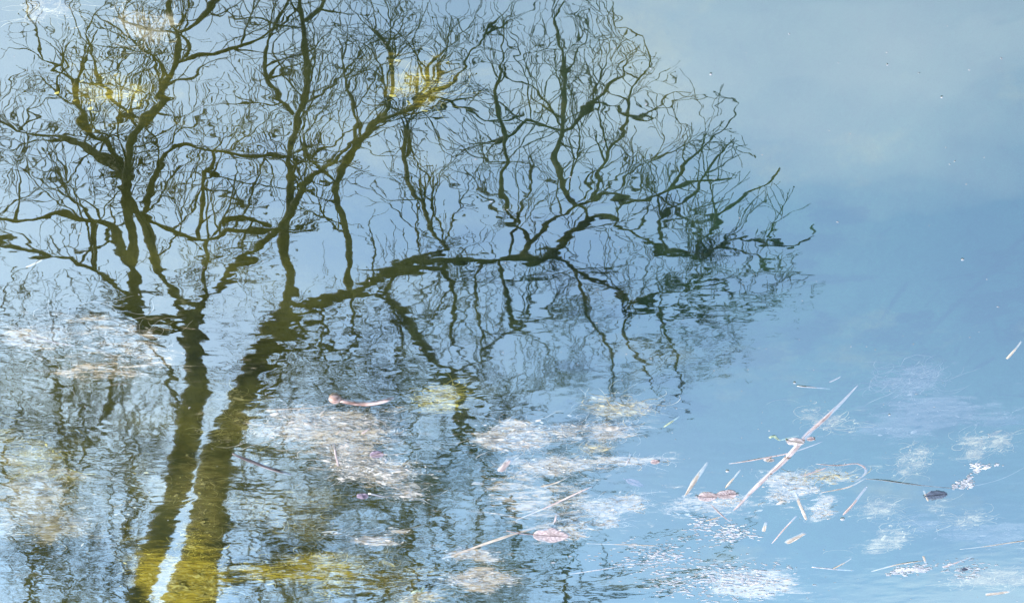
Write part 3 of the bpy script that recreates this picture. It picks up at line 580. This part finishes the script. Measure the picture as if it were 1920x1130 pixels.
def algae(label, px, py, rx, ry, n, mat, z=-0.006, thick=0.0007, length=0.10, along=0.0, spread=.6, name='algae_mat', thickz=.008, core=0, speck=1.0, film=.8):
    """a tangled raft of fine threads and matted scraps; rx, ry: half extents in photo px"""
    c = W(px, py, z); ex = abs((W(px + rx, py, z) - c).x); ey = abs((W(px, py + ry, z) - W(px, py - ry, z)).y) * .5
    rd = random.Random(int(px * 31 + py)); mb = MB()
    lobes = [(rd.gauss(0, .42), rd.gauss(0, .42), rd.uniform(.10, .30)) for _ in range(9)]
    def spot():
        lx, ly, lr = rd.choice(lobes); return (lx + rd.gauss(0, lr)) * ex, (ly + rd.gauss(0, lr)) * ey
    for _ in range(int(n * .55)):
        x, y = spot(); a = R(along) + rd.gauss(0, spread) + (math.pi if rd.random() < .5 else 0)
        L = length * rd.uniform(.15, .75) * (1.5 if rd.random() < .12 else 1); k = 7; cur = rd.gauss(0, .4); p = Vector((x, y, -thickz * rd.random() ** 1.5)); pts = []
        for i in range(k):
            pts.append(p.copy()); cur += rd.gauss(0, .28); a += cur * .55
            p = p + Vector((math.cos(a), math.sin(a) * .8, rd.gauss(0, .06))) * (L / k)
            p.z = min(max(p.z, -thickz), 0.0)
        r = thick * rd.uniform(.18, .6) * (1.8 if rd.random() < .06 else 1)
        mb.tube(pts, [r * .4] + [r] * (k - 2) + [r * .4], 3, cap=False)
    root = empty(name, c); tag(root, label, 'algae', 'algae adrift in the pond')
    tag(mb.build('threads', mat, root), kind='stuff')
    mb = MB()
    for _ in range(int((core * 4 + n * .3) * speck)):                       # scraps of matted weed and specks of silt caught in the tangle
        x, y = spot()
        q = min(rd.lognormvariate(-6.65, .6), .008 if z > -.06 else .0045); nn = 6; b0 = len(mb.v); aa = R(along) + rd.gauss(0, .5); zc = -thickz * rd.random() ** 1.5
        mb.v.append(Vector((x, y, zc + .0008))); sx = rd.uniform(1.2, 3.2)
        for j in range(nn):
            th = 2 * math.pi * j / nn; rr = q * rd.uniform(.4, 1.25)
            u, w_ = rr * sx * math.cos(th), rr * math.sin(th)
            mb.v.append(Vector((x + u * math.cos(aa) - w_ * math.sin(aa), y + u * math.sin(aa) + w_ * math.cos(aa), zc - rd.uniform(0, .0008))))
        for j in range(nn): mb.f.append((b0, b0 + 1 + j, b0 + 1 + (j + 1) % nn))
    tag(mb.build('scraps', mat, root), kind='stuff')
    fm = {'pale_algae': F_pale, 'cream_algae': F_cream, 'yellow_algae': F_yellow, 'olive_algae': F_olive, 'grey_algae': F_blue}[mat.name]
    if film > 0:                                             # the slimy film that holds the tangle together
        gx, gy_ = 34, 26; vs = []; fs = []; cv = []
        for j in range(gy_ + 1):
            for i in range(gx + 1):
                u, v_ = -1.55 + 3.1 * i / gx, -1.55 + 3.1 * j / gy_
                q = sum(math.exp(-((u - a_) ** 2 + (v_ - b_) ** 2) / (2 * (r_ * 1.25) ** 2)) * (.55 + r_) for a_, b_, r_ in lobes)
                e = max(0, 1 - max(abs(u), abs(v_)) / 1.55)
                cv.append(min(q, 1.15) * film * min(1, e * 5) - (0.5 if e < .02 else 0)); vs.append((u * ex, v_ * ey, -.0022 - .0015 * noise.noise(Vector((u * 4, v_ * 4, px))) - max(0, thickz - .01) * .4))
        for j in range(gy_):
            for i in range(gx):
                b0 = j * (gx + 1) + i; fs.append((b0, b0 + 1, b0 + gx + 2, b0 + gx + 1))
        fo = mesh_obj('film', vs, fs, fm, root); at_ = fo.data.attributes.new('cover', 'FLOAT', 'POINT'); at_.data.foreach_set('value', cv)
    return root

def foam(label, px, py, rx, ry, n, size=(.0012, .004), lobes=5, name='foam_patch', mat=None, stretch=1.6):
    c = W(px, py, 0); ex = abs((W(px + rx, py) - c).x); ey = abs((W(px, py + ry) - W(px, py - ry)).y) * .5
    rd = random.Random(int(px * 17 + py * 3 + n)); mb = MB()
    lb = [(rd.gauss(0, .4), rd.gauss(0, .4), rd.uniform(.12, .4)) for _ in range(lobes)]
    for _ in range(n):
        lx, ly, lr = rd.choice(lb); x = (lx + rd.gauss(0, lr)) * ex; y = (ly + rd.gauss(0, lr)) * ey
        r = rd.uniform(*size) * (1.6 if rd.random() < .12 else 1)
        mb.blob((x, y, 0.0), r, rd.uniform(1, stretch), 1, .16, rd.gauss(0, .3), 7, 4, .12)
    root = empty(name, (c.x, c.y, .0003)); tag(root, label, 'foam', 'foam on the pond')
    tag(mb.build('bubbles', mat or M_foam, root), kind='stuff')
    return root

# stalks
straw('reed_stalk', 'thick pale pink reed stalk lying slantwise, the longest and broadest on the right', [(1609, 723), (1585, 748), (1545, 787), (1500, 832), (1462, 870), (1415, 918), (1374, 958)], [2.5, 6, 11, 13, 13, 11, 4], M_reed, .003, node=[.42, .56, .7], cat='reed', flat=.32)
leaf('ragged pale scrap of reed leaf stuck across the thick reed stalk', 1492, 828, 36, 26, 160, M_scrap, .007, .1, .8, .1, rib=M_straw)
straw('straw', 'thin pink straw crossing under the thick reed stalk', [(1366, 869), (1420, 860), (1480, 849), (1542, 829)], [2, 4, 4.5, 2], M_reed, .0075, node=[.5])
leaf('tiny square white scrap between the crossing straw and thick reed stalk', 1442, 862, 13, 20, 70, M_scrap, .003, .05, .35, .05, rib=M_straw)
straw('green_sprig', 'small curled pale green sprig touching the thick reed stalk', [(1443, 820), (1452, 817), (1461, 825), (1478, 822), (1498, 818)], [6, 7, 4, 4.5, 4], M_green, .003, cat='sprig', group=None)
straw('reed_stalk', 'tapering split reed blade left of the two touching pink oval leaves', [(1281, 934), (1300, 905), (1318, 880), (1326, 868)], [3, 11, 9, 3], M_straw, .003, cat='reed')
leaf('pink oval leaf, left one of the touching pair', 1327, 931, 36, 34, 175, M_pink, .002, .15, .55, .08)
leaf('pink oval leaf, right one of the touching pair', 1362, 927, 38, 34, 8, M_pink, .004, .12, .6, .10)
straw('straw', 'short straw pointing up from the right pink oval leaf', [(1361, 914), (1387, 882)], 5)
straw('straw', 'short tapering straw standing alone right of the thick reed stalk foot', [(1491, 925), (1512, 974)], 7.5, M_straw, taper=(.4, .7))
straw('straw', 'thin pinkish straw right of the looped reed, slanting up to the right', [(1581, 965), (1627, 915)], 6, M_reed, taper=(.5, .9))
straw('reed_stalk', 'bent reed looped back on itself in a hairpin', [(1530, 869), (1570, 872), (1608, 869), (1624, 880), (1620, 892), (1604, 904)], [2, 4, 5, 6, 5, 2], M_reed, .003, cat='reed')
straw('straw', 'straight straw lying inside the looped reed', [(1488, 898), (1552, 876)], 5.5, M_reed)
straw('straw', 'bowed straw just below the looped reed', [(1540, 924), (1590, 913), (1623, 897)], [2.5, 5, 3.5], M_straw)
straw('straw', 'yellowish stub of straw beside the sunken dark leaf', [(1732, 921), (1741, 938)], 4.5, taper=(.9, .9))
leaf('sunken dark blue leaf beside a stub of straw', 1756, 928, 40, 34, 190, M_dark_leaf, .001, .1, .7, .08, rib=M_dark_leaf)
straw('reed_stalk', 'broad short white reed chip in the lower debris', [(1473, 1018), (1510, 1000)], 14, M_straw, .003, taper=(.6, .8), cat='reed')
straw('straw', 'thin straw slanting above the broad white reed chip', [(1446, 1018), (1470, 992), (1496, 968)], [2, 4, 4], M_reed)
straw('straw', 'small stubby straw fragment left of the broad white reed chip', [(1431, 996), (1437, 980)], 8, M_straw, taper=(.7, .8))
straw('straw', 'straw lying below the two pink oval leaves', [(1323, 975), (1345, 970), (1368, 965)], [3, 5, 4], M_straw)
straw('straw', 'thin straw crossing beneath the pink oval leaves', [(1333, 945), (1350, 962), (1371, 982)], [2, 4, 2], M_reed)
straw('straw', 'lower straw of the forked pair near the bottom right', [(1522, 1063), (1560, 1066), (1601, 1071)], [3, 4.5, 3.5], M_foam)
straw('straw', 'upper straw of the forked pair near the bottom right', [(1562, 1065), (1598, 1048)], 4, M_straw)
straw('straw', 'straw with a curved tail left of the bottom right foam', [(1635, 1073), (1665, 1063), (1690, 1056), (1732, 1050)], [3, 5, 3.5, 1.8], M_straw)
straw('straw', 'tapering straw right of the bottom right foam', [(1769, 1064), (1795, 1054), (1824, 1044)], [8, 6, 2], M_reed)
straw('straw', 'long thin straw running off the right edge', [(1800, 1031), (1860, 1022), (1940, 1010)], [2, 3.5, 3], M_straw)
straw('straw', 'upright stub of straw in the bottom right foam', [(1731, 1042), (1737, 1057)], 4.5, taper=(.8, .9))
straw('reed_stalk', 'fat bright reed chip in the bottom right corner', [(1848, 1114), (1894, 1109)], 11, M_straw, .003, taper=(.6, .85), cat='reed')
straw('straw', 'lone short straw near the right edge above the sunken weed', [(1888, 672), (1916, 642)], 5.5, M_straw, taper=(.8, .8))
straw('straw', 'lone thin white straw left of the thick reed stalk tip', [(1494, 723), (1525, 726), (1557, 730)], [2.5, 4, 2], M_foam)
straw('straw', 'faint pinkish straw right of the lone thin white straw', [(1556, 722), (1578, 713)], 4, M_reed, -.006)
straw('reed_stalk', 'long pale reed stalk bowed gently, left of the pink pointed leaf', [(828, 1048), (870, 1033), (930, 1012), (985, 994), (1040, 980), (1090, 968)], [2, 6, 8, 7, 5.5, 2.5], M_straw, .003, node=[.62], cat='reed')
straw('straw', 'short forked stub standing on the long bowed reed stalk', [(1036, 984), (1041, 975), (1043, 962)], 4.5, M_reed, .005)
straw('straw', 'long thin pink straw above the bowed reed stalk', [(968, 976), (1020, 953), (1070, 930), (1112, 912)], [2.5, 5, 5, 2.5], M_reed, .0025)
leaf('pink pointed leaf with a stalk under the long bowed reed stalk', 1033, 1004, 68, 54, 172, M_pink, .002, .75, .8, .12)
straw('straw', 'thin level straw right of the pink pointed leaf', [(1100, 1019), (1160, 1020), (1232, 1023)], [2, 3.5, 3], M_straw)
straw('reed_stalk', 'broad pink reed chip cut square at both ends', [(938, 883), (956, 862)], 15, M_reed, .003, taper=(.9, .9), cat='reed')
straw('straw', 'short bright straw below the square pink reed chip', [(1014, 911), (1045, 904), (1068, 895)], [2.5, 4.5, 3])
straw('straw', 'thin straw low in the middle, below the pink pointed leaf', [(1068, 1075), (1120, 1068), (1180, 1060)], [2, 4, 2.5], M_foam)
straw('straw', 'long faint straw in the bottom right of the middle debris', [(1150, 1058), (1210, 1056), (1290, 1050)], [2, 3.5, 2], M_foam)
st = straw('red_stick', 'orange pink twig with a round knob at one end', [(634, 750), (668, 757), (705, 756), (737, 748)], [10, 10, 10, 7], M_redstick, .004, flat=.8, cat='stick', group=None)
mb = MB(); kp = W(628, 747, .001) - Vector(st.location); kp.rotate(Matrix.Rotation(-st.rotation_euler.z, 3, 'Z')); mb.blob(kp, 12 * pxsize(747), 1, 1, .7, 0, 12, 8, .06); mb.build('knob', M_redstick, st)
straw('dark_stick', 'dark red brown stick with a wet shine across the tree trunk reflection', [(436, 850), (470, 864), (505, 878), (545, 892)], [4, 7.5, 7.5, 5.5], M_darkstick, .003, flat=.8, cat='stick', group=None)
straw('straw', 'very thin straw leading to the knobbed twig', [(500, 769), (550, 766), (600, 763), (645, 754)], [2, 3, 3, 1.5])
straw('straw', 'thin upright straw between the two pale algae rafts', [(626, 824), (629, 850), (632, 873)], [3.5, 4, 3.5], M_reed)
straw('straw', 'tiny straw right of the thin upright straw, below the knobbed twig', [(678, 813), (694, 802)], 5, M_reed)
straw('straw', 'pale straw sticking out of the lower big algae raft', [(690, 925), (715, 930), (733, 933)], [7, 5, 3], M_foam)
straw('straw', 'hooked pale straw at the right end of the lower big algae raft', [(719, 858), (724, 862), (722, 872)], 4, M_foam)
straw('straw', 'short straw just above the thin upright straw', [(630, 815), (642, 804)], 4.5, M_straw)
straw('straw', 'forked white blade near the algae right of the middle', [(1173, 872), (1178, 862), (1183, 852)], [4, 4, 2], M_foam)
straw('straw', 'long pale pink straw sunk at the left edge', [(45, 637), (90, 644), (140, 652)], [3, 7, 4], M_reed, -.004)
straw('straw', 'forked pale straw sunk left of the mirrored trunk', [(155, 655), (180, 662), (208, 671)], [6, 8, 3], M_straw, -.006)
straw('straw', 'thin straw sunk at the left edge, upper one', [(45, 512), (80, 497)], 5, M_straw, -.01)
leaf('small purple leaf in the upper end of the lower algae raft', 706, 852, 26, 24, 30, M_purple, .002, .1, .6)
leaf('round purple leaf at the foot of the lower algae raft', 680, 930, 20, 22, 100, M_purple, .001, .1, .5, .05, rib=M_purple)
leaf('small purple leaf above the pale algae right of the middle', 1206, 767, 20, 30, 80, M_purple, -.004, .1, .6, .05, rib=M_purple)
leaf('long dim purple leaf sunk right of the thin pink straw', 1190, 905, 44, 18, 140, M_purple, -.02, .2, 1, .05, rib=M_purple)
leaf('tiny pink leaf at the end of an algae streak', 1228, 866, 16, 16, 20, M_pink, .002, .1, .6)
leaf('tiny pale leaf stuck to the thick reed stalk', 1520, 823, 14, 14, 10, M_pink, .003, .1, .6)
leaf('faint purple leaf sunk inside the looped reed', 1525, 893, 30, 18, 170, M_purple, -.004, .1, .8, .05, rib=M_purple)
leaf('small dark leaf on the foam near the bottom right corner', 1808, 1067, 10, 14, 20, M_dark_leaf, .002, .1, .6, .05, rib=M_dark_leaf)
straw('green_sprig', 'bright green sprig afloat at the bottom of the tree reflection', [(772, 1112), (782, 1106), (790, 1110), (795, 1098)], [5, 9, 8, 3], M_green, .003, cat='sprig', group=None)
straw('green_sprig', 'pale green sprig with small leaves right of the purple leaf', [(1245, 800), (1260, 790), (1275, 782)], [3, 5, 3], M_green, .002, cat='sprig', group=None)

# algae rafts
algae('pale streaky algae raft beside the knobbed twig', 580, 805, 150, 42, 900, M_alga_pale, .0004, .0008, .12, 5, .5, core=150, speck=1.3)
algae('large pale algae raft with purple leaves in it', 695, 885, 95, 48, 1100, M_alga_pale, .0004, .0008, .09, -10, .6, core=170, speck=1.4)
algae('olive algae under the left end of the streaky raft', 470, 810, 60, 45, 350, M_alga_olive, -.012, .0008, .12, 10, .6, core=20)
algae('pale algae raft right of the drooping mirrored branch', 965, 825, 80, 32, 700, M_alga_pale, .0004, .0008, .10, 5, .5, core=100, speck=1.2)
algae('pale algae streak below the square pink reed chip', 1040, 878, 90, 22, 420, M_alga_pale, .0004, .0007, .10, 18, .5, core=25)
algae('cream algae wisp above and right of the middle', 1150, 770, 75, 22, 420, M_alga_cream, .0002, .0008, .10, -15, .5, core=30)
algae('white algae tuft right of the middle, lower one', 1145, 812, 55, 18, 420, M_alga_pale, .0004, .0008, .10, 8, .45, core=30)
algae('small cream algae streak under the white tuft', 1115, 842, 40, 9, 160, M_alga_cream, .0002, .0007, .08, 5, .4, core=10)
algae('thin white algae streak with a pink leaf at its end', 1150, 865, 90, 13, 260, M_alga_pale, .0004, .0007, .09, -5, .4, core=12)
algae('white algae tuft near the end of the bowed reed stalk', 1150, 958, 55, 24, 520, M_alga_pale, .0004, .0008, .09, 12, .5, core=40)
algae('pale algae clump touching the pink pointed leaf', 1070, 995, 45, 20, 300, M_alga_pale, .0004, .0008, .07, -15, .6, core=25)
algae('pale pink algae clump at the bottom over the low mirrored limb', 905, 1085, 55, 26, 420, M_alga_pale, .0004, .0008, .07, 0, .7, core=40)
algae('pale algae clump at the very bottom left of the green sprig', 800, 1125, 50, 16, 260, M_alga_cream, .0002, .0008, .08, 0, .6, core=20)
algae('pale algae streak low between trunk and bowed reed', 690, 1010, 60, 12, 220, M_alga_pale, .0004, .0007, .09, 8, .5, core=14)
algae('pale algae smear under the foot of the bowed reed', 890, 1040, 50, 15, 220, M_alga_pale, .0004, .0007, .08, 0, .6, core=14)
algae('tangled cream algae inside the looped reed', 1560, 892, 60, 16, 420, M_alga_cream, .0002, .0008, .09, 15, .5, core=40)
algae('white algae scraps between thick reed stalk and looped reed', 1470, 920, 60, 26, 420, M_alga_pale, .0004, .0007, .06, 15, .6, core=55)
algae('white algae scraps right of the short tapering straw', 1535, 955, 28, 26, 160, M_alga_pale, .0004, .0007, .06, 10, .5, core=24)
algae('pale scrap of algae hanging from the right pink oval leaf', 1368, 942, 22, 10, 160, M_alga_pale, .0004, .0007, .05, 0, .6, core=18)
algae('pale yellow weed threads in the lower left corner', 70, 985, 80, 85, 420, M_alga_cream, -.02, .0009, .14, 50, 1.2, thickz=.03)
algae('pale weed threads left of the trunks, above the corner weed', 150, 640, 130, 50, 220, M_alga_pale, -.03, .0009, .14, 0, .7, thickz=.03, speck=.6, film=.4)
algae('pinkish weed wisps at the left edge under the mirrored limb', 60, 640, 60, 30, 180, M_alga_pale, -.008, .0008, .10, 10, .6, thickz=.02, speck=.7, film=.5)
algae('grey blue sunken weed cloud near the tip of the thick reed', 1712, 722, 70, 34, 230, M_alga_blue, -.03, .0010, .16, 8, .6, thickz=.03)
algae('cream sunken weed right of the thick reed stalk', 1560, 800, 55, 20, 150, M_alga_cream, -.04, .0009, .10, -10, .7, thickz=.03, film=.5)
algae('cream sunken weed right of the looped reed', 1705, 870, 48, 28, 170, M_alga_cream, -.03, .0009, .10, 0, 1.2, thickz=.03, film=.5)
algae('cream sunken weed above the white foam on the right', 1850, 842, 42, 24, 170, M_alga_cream, -.014, .0009, .09, 30, .8, thickz=.02, core=8, film=.5)
algae('cream sunken weed wisps below the slanting pinkish straw', 1660, 962, 80, 18, 130, M_alga_cream, -.02, .0009, .12, 0, .6, thickz=.02, film=.5)
algae('cream sunken weed wisps below the dark sunken leaf', 1820, 978, 50, 14, 110, M_alga_cream, -.02, .0009, .10, 0, .8, thickz=.02, film=.5)
algae('faint cream weed trailing toward the bottom right', 1670, 1020, 50, 24, 90, M_alga_cream, -.03, .0009, .10, 60, .9, thickz=.03, film=.5)
algae('broad cream weed cloud in the bottom right corner', 1860, 1088, 70, 22, 420, M_alga_cream, -.03, .0010, .12, 0, .5, thickz=.02, core=20, film=.6)
algae('yellow weed tuft under the drooping mirrored branch', 822, 757, 40, 22, 260, M_alga_yellow, -.01, .0009, .08, 0, .9, core=18)
algae('yellow weed tuft in the upper left, above the mirrored fork', 232, 192, 75, 48, 60, M_alga_yellow, -.10, .0007, .10, 20, 1.0, thickz=.04, core=8, film=.5)
algae('pale sunken weed at the top left corner', 85, 25, 45, 24, 200, M_alga_cream, -.10, .0010, .09, 0, 1.0, thickz=.04, core=22)
algae('pale sunken weed threads at the top, right of the corner weed', 275, 70, 50, 40, 120, M_alga_cream, -.10, .0009, .09, 60, 1.0, thickz=.04)
algae('yellow sunken weed behind the crown of the broad tree', 805, 172, 85, 40, 60, M_alga_yellow, -.10, .0007, .10, -15, 1.0, thickz=.04, core=8, film=.5)
algae('rich yellow weed bed at the foot of the broad trunk', 365, 1085, 95, 70, 700, M_alga_yellow, -.02, .0008, .10, 0, 1.2, thickz=.03, core=120, speck=1.6, film=1.15)
algae('olive weed beside the low mirrored limb', 560, 1085, 130, 34, 330, M_alga_yellow, -.02, .0009, .12, 0, .7, thickz=.03, core=40, film=.75)
algae('olive weed under the left mirrored trunk', 345, 950, 80, 75, 260, M_alga_olive, -.03, .0009, .12, 60, .9, thickz=.03, core=20, film=.85)

algae('milky silt cloud left of the mirrored trunks', 250, 680, 170, 40, 60, M_alga_pale, -.03, .0006, .08, 0, .6, thickz=.03, core=14, film=.42)
algae('milky silt cloud at the left edge below the sapling', 100, 950, 120, 60, 80, M_alga_cream, -.03, .0006, .10, 0, .8, thickz=.03, core=20, film=.5)
algae('thin milky veil over the lower middle water', 1000, 960, 160, 60, 90, M_alga_pale, -.02, .0006, .08, 5, .5, thickz=.02, core=20, film=.42)
algae('thin pale veil over the water left of the thick reed', 1330, 950, 110, 40, 120, M_alga_pale, -.01, .0006, .08, 5, .5, thickz=.02, core=35, film=.5)
algae('pale specks among the flecks at the bottom', 1380, 1095, 120, 34, 120, M_alga_pale, .0003, .0006, .05, 0, .4, core=60)
algae('olive weed running along the bottom toward the leaning sapling', 760, 1095, 110, 30, 200, M_alga_olive, -.02, .0009, .12, 0, .7, thickz=.03, core=20, film=.8)
algae('olive brown weed between the broad trunk and lower algae raft', 520, 960, 110, 60, 200, M_alga_olive, -.03, .0009, .12, 20, .8, thickz=.03, core=14, film=.7)
algae('golden weed at the left edge near the sapling', 60, 880, 80, 50, 160, M_alga_yellow, -.03, .0009, .12, 40, .9, thickz=.03, core=12, film=.5)
algae('dim grey weed bank low on the right open water', 1750, 800, 150, 50, 60, M_alga_blue, -.04, .0008, .12, 10, .6, thickz=.03, core=6, film=.7)
algae('dim grey weed bank near the lower right edge', 1830, 1010, 110, 40, 60, M_alga_blue, -.04, .0008, .12, 5, .6, thickz=.03, core=6, film=.7)
# foam
foam('round white foam cluster on the beaded thread', 1805, 905, 15, 17, 130, (.0010, .0026), 5)
foam('oblong white foam cluster up and right of the round one', 1846, 880, 22, 11, 110, (.0010, .0026), 5)
foam('white foam raft between straws at the bottom right', 1712, 1069, 34, 11, 260, (.0008, .0026), 6, stretch=3)
foam('sparse foam flecks right of the bottom right raft', 1800, 1062, 60, 18, 90, (.0006, .0024), 7, stretch=4)
foam('wide field of white flecks at the bottom, right of the middle', 1370, 1092, 135, 42, 650, (.0006, .0022), 18, stretch=4)
foam('foam flecks drifting below the pink oval leaves', 1350, 985, 80, 30, 260, (.0006, .0024), 10, stretch=4)
foam('fine foam flecks over the lower middle water', 1220, 1045, 110, 40, 260, (.0006, .0022), 12, stretch=4)
for (x, y, s), wh in zip([(1333, 140, 3), (1664, 122, 2.2), (1766, 183, 2.6), (1805, 487, 3.4), (1364, 883, 4), (1580, 973, 5), (1668, 778, 2.5), (1490, 718, 3)],
                         ['in the upper right, left one', 'at the top right', 'in the upper right, right one', 'alone on the open blue water', 'at the end of the crossing straw', 'below the slanting pinkish straw', 'under the grey blue weed cloud', 'at the left end of the lone thin white straw']):
    mb = MB(); mb.blob((0, 0, 0), .75 * s * pxsize(y), 1.15, 1, .6, 0, 14, 8)
    o = mb.build('bubble', M_foam, None, loc=W(x, y, .001)); tag(o, 'tiny white bubble ' + wh, 'bubble', 'single bubbles on the pond')
straw('beaded_thread', 'pale thread of weed strung with beads of air, running to the right edge', [(1622, 898), (1660, 900), (1700, 906), (1750, 912), (1800, 914), (1850, 906), (1890, 893), (1935, 868)], [1.4, 2.6, 3, 2.4, 1.8, 1.4, 1.2, 1.0], M_alga_blue, .0015, cat='weed thread', group=None)
rd = random.Random(77); mb = MB()
for _ in range(420):                                          # drifting dust and seed scraps
    p = W(rd.uniform(-100, 2020), rd.uniform(-40, 1170) if rd.random() < .4 else rd.uniform(600, 1170)); mb.blob((p.x, p.y, .0002), rd.uniform(.0004, .0012), rd.uniform(1, 3), 1, .25, rd.uniform(0, 3), 5, 3)
tag(mb.build('surface_dust', M_foam), 'tiny pale dust and seed scraps scattered over the open water', 'dust', None, 'stuff')
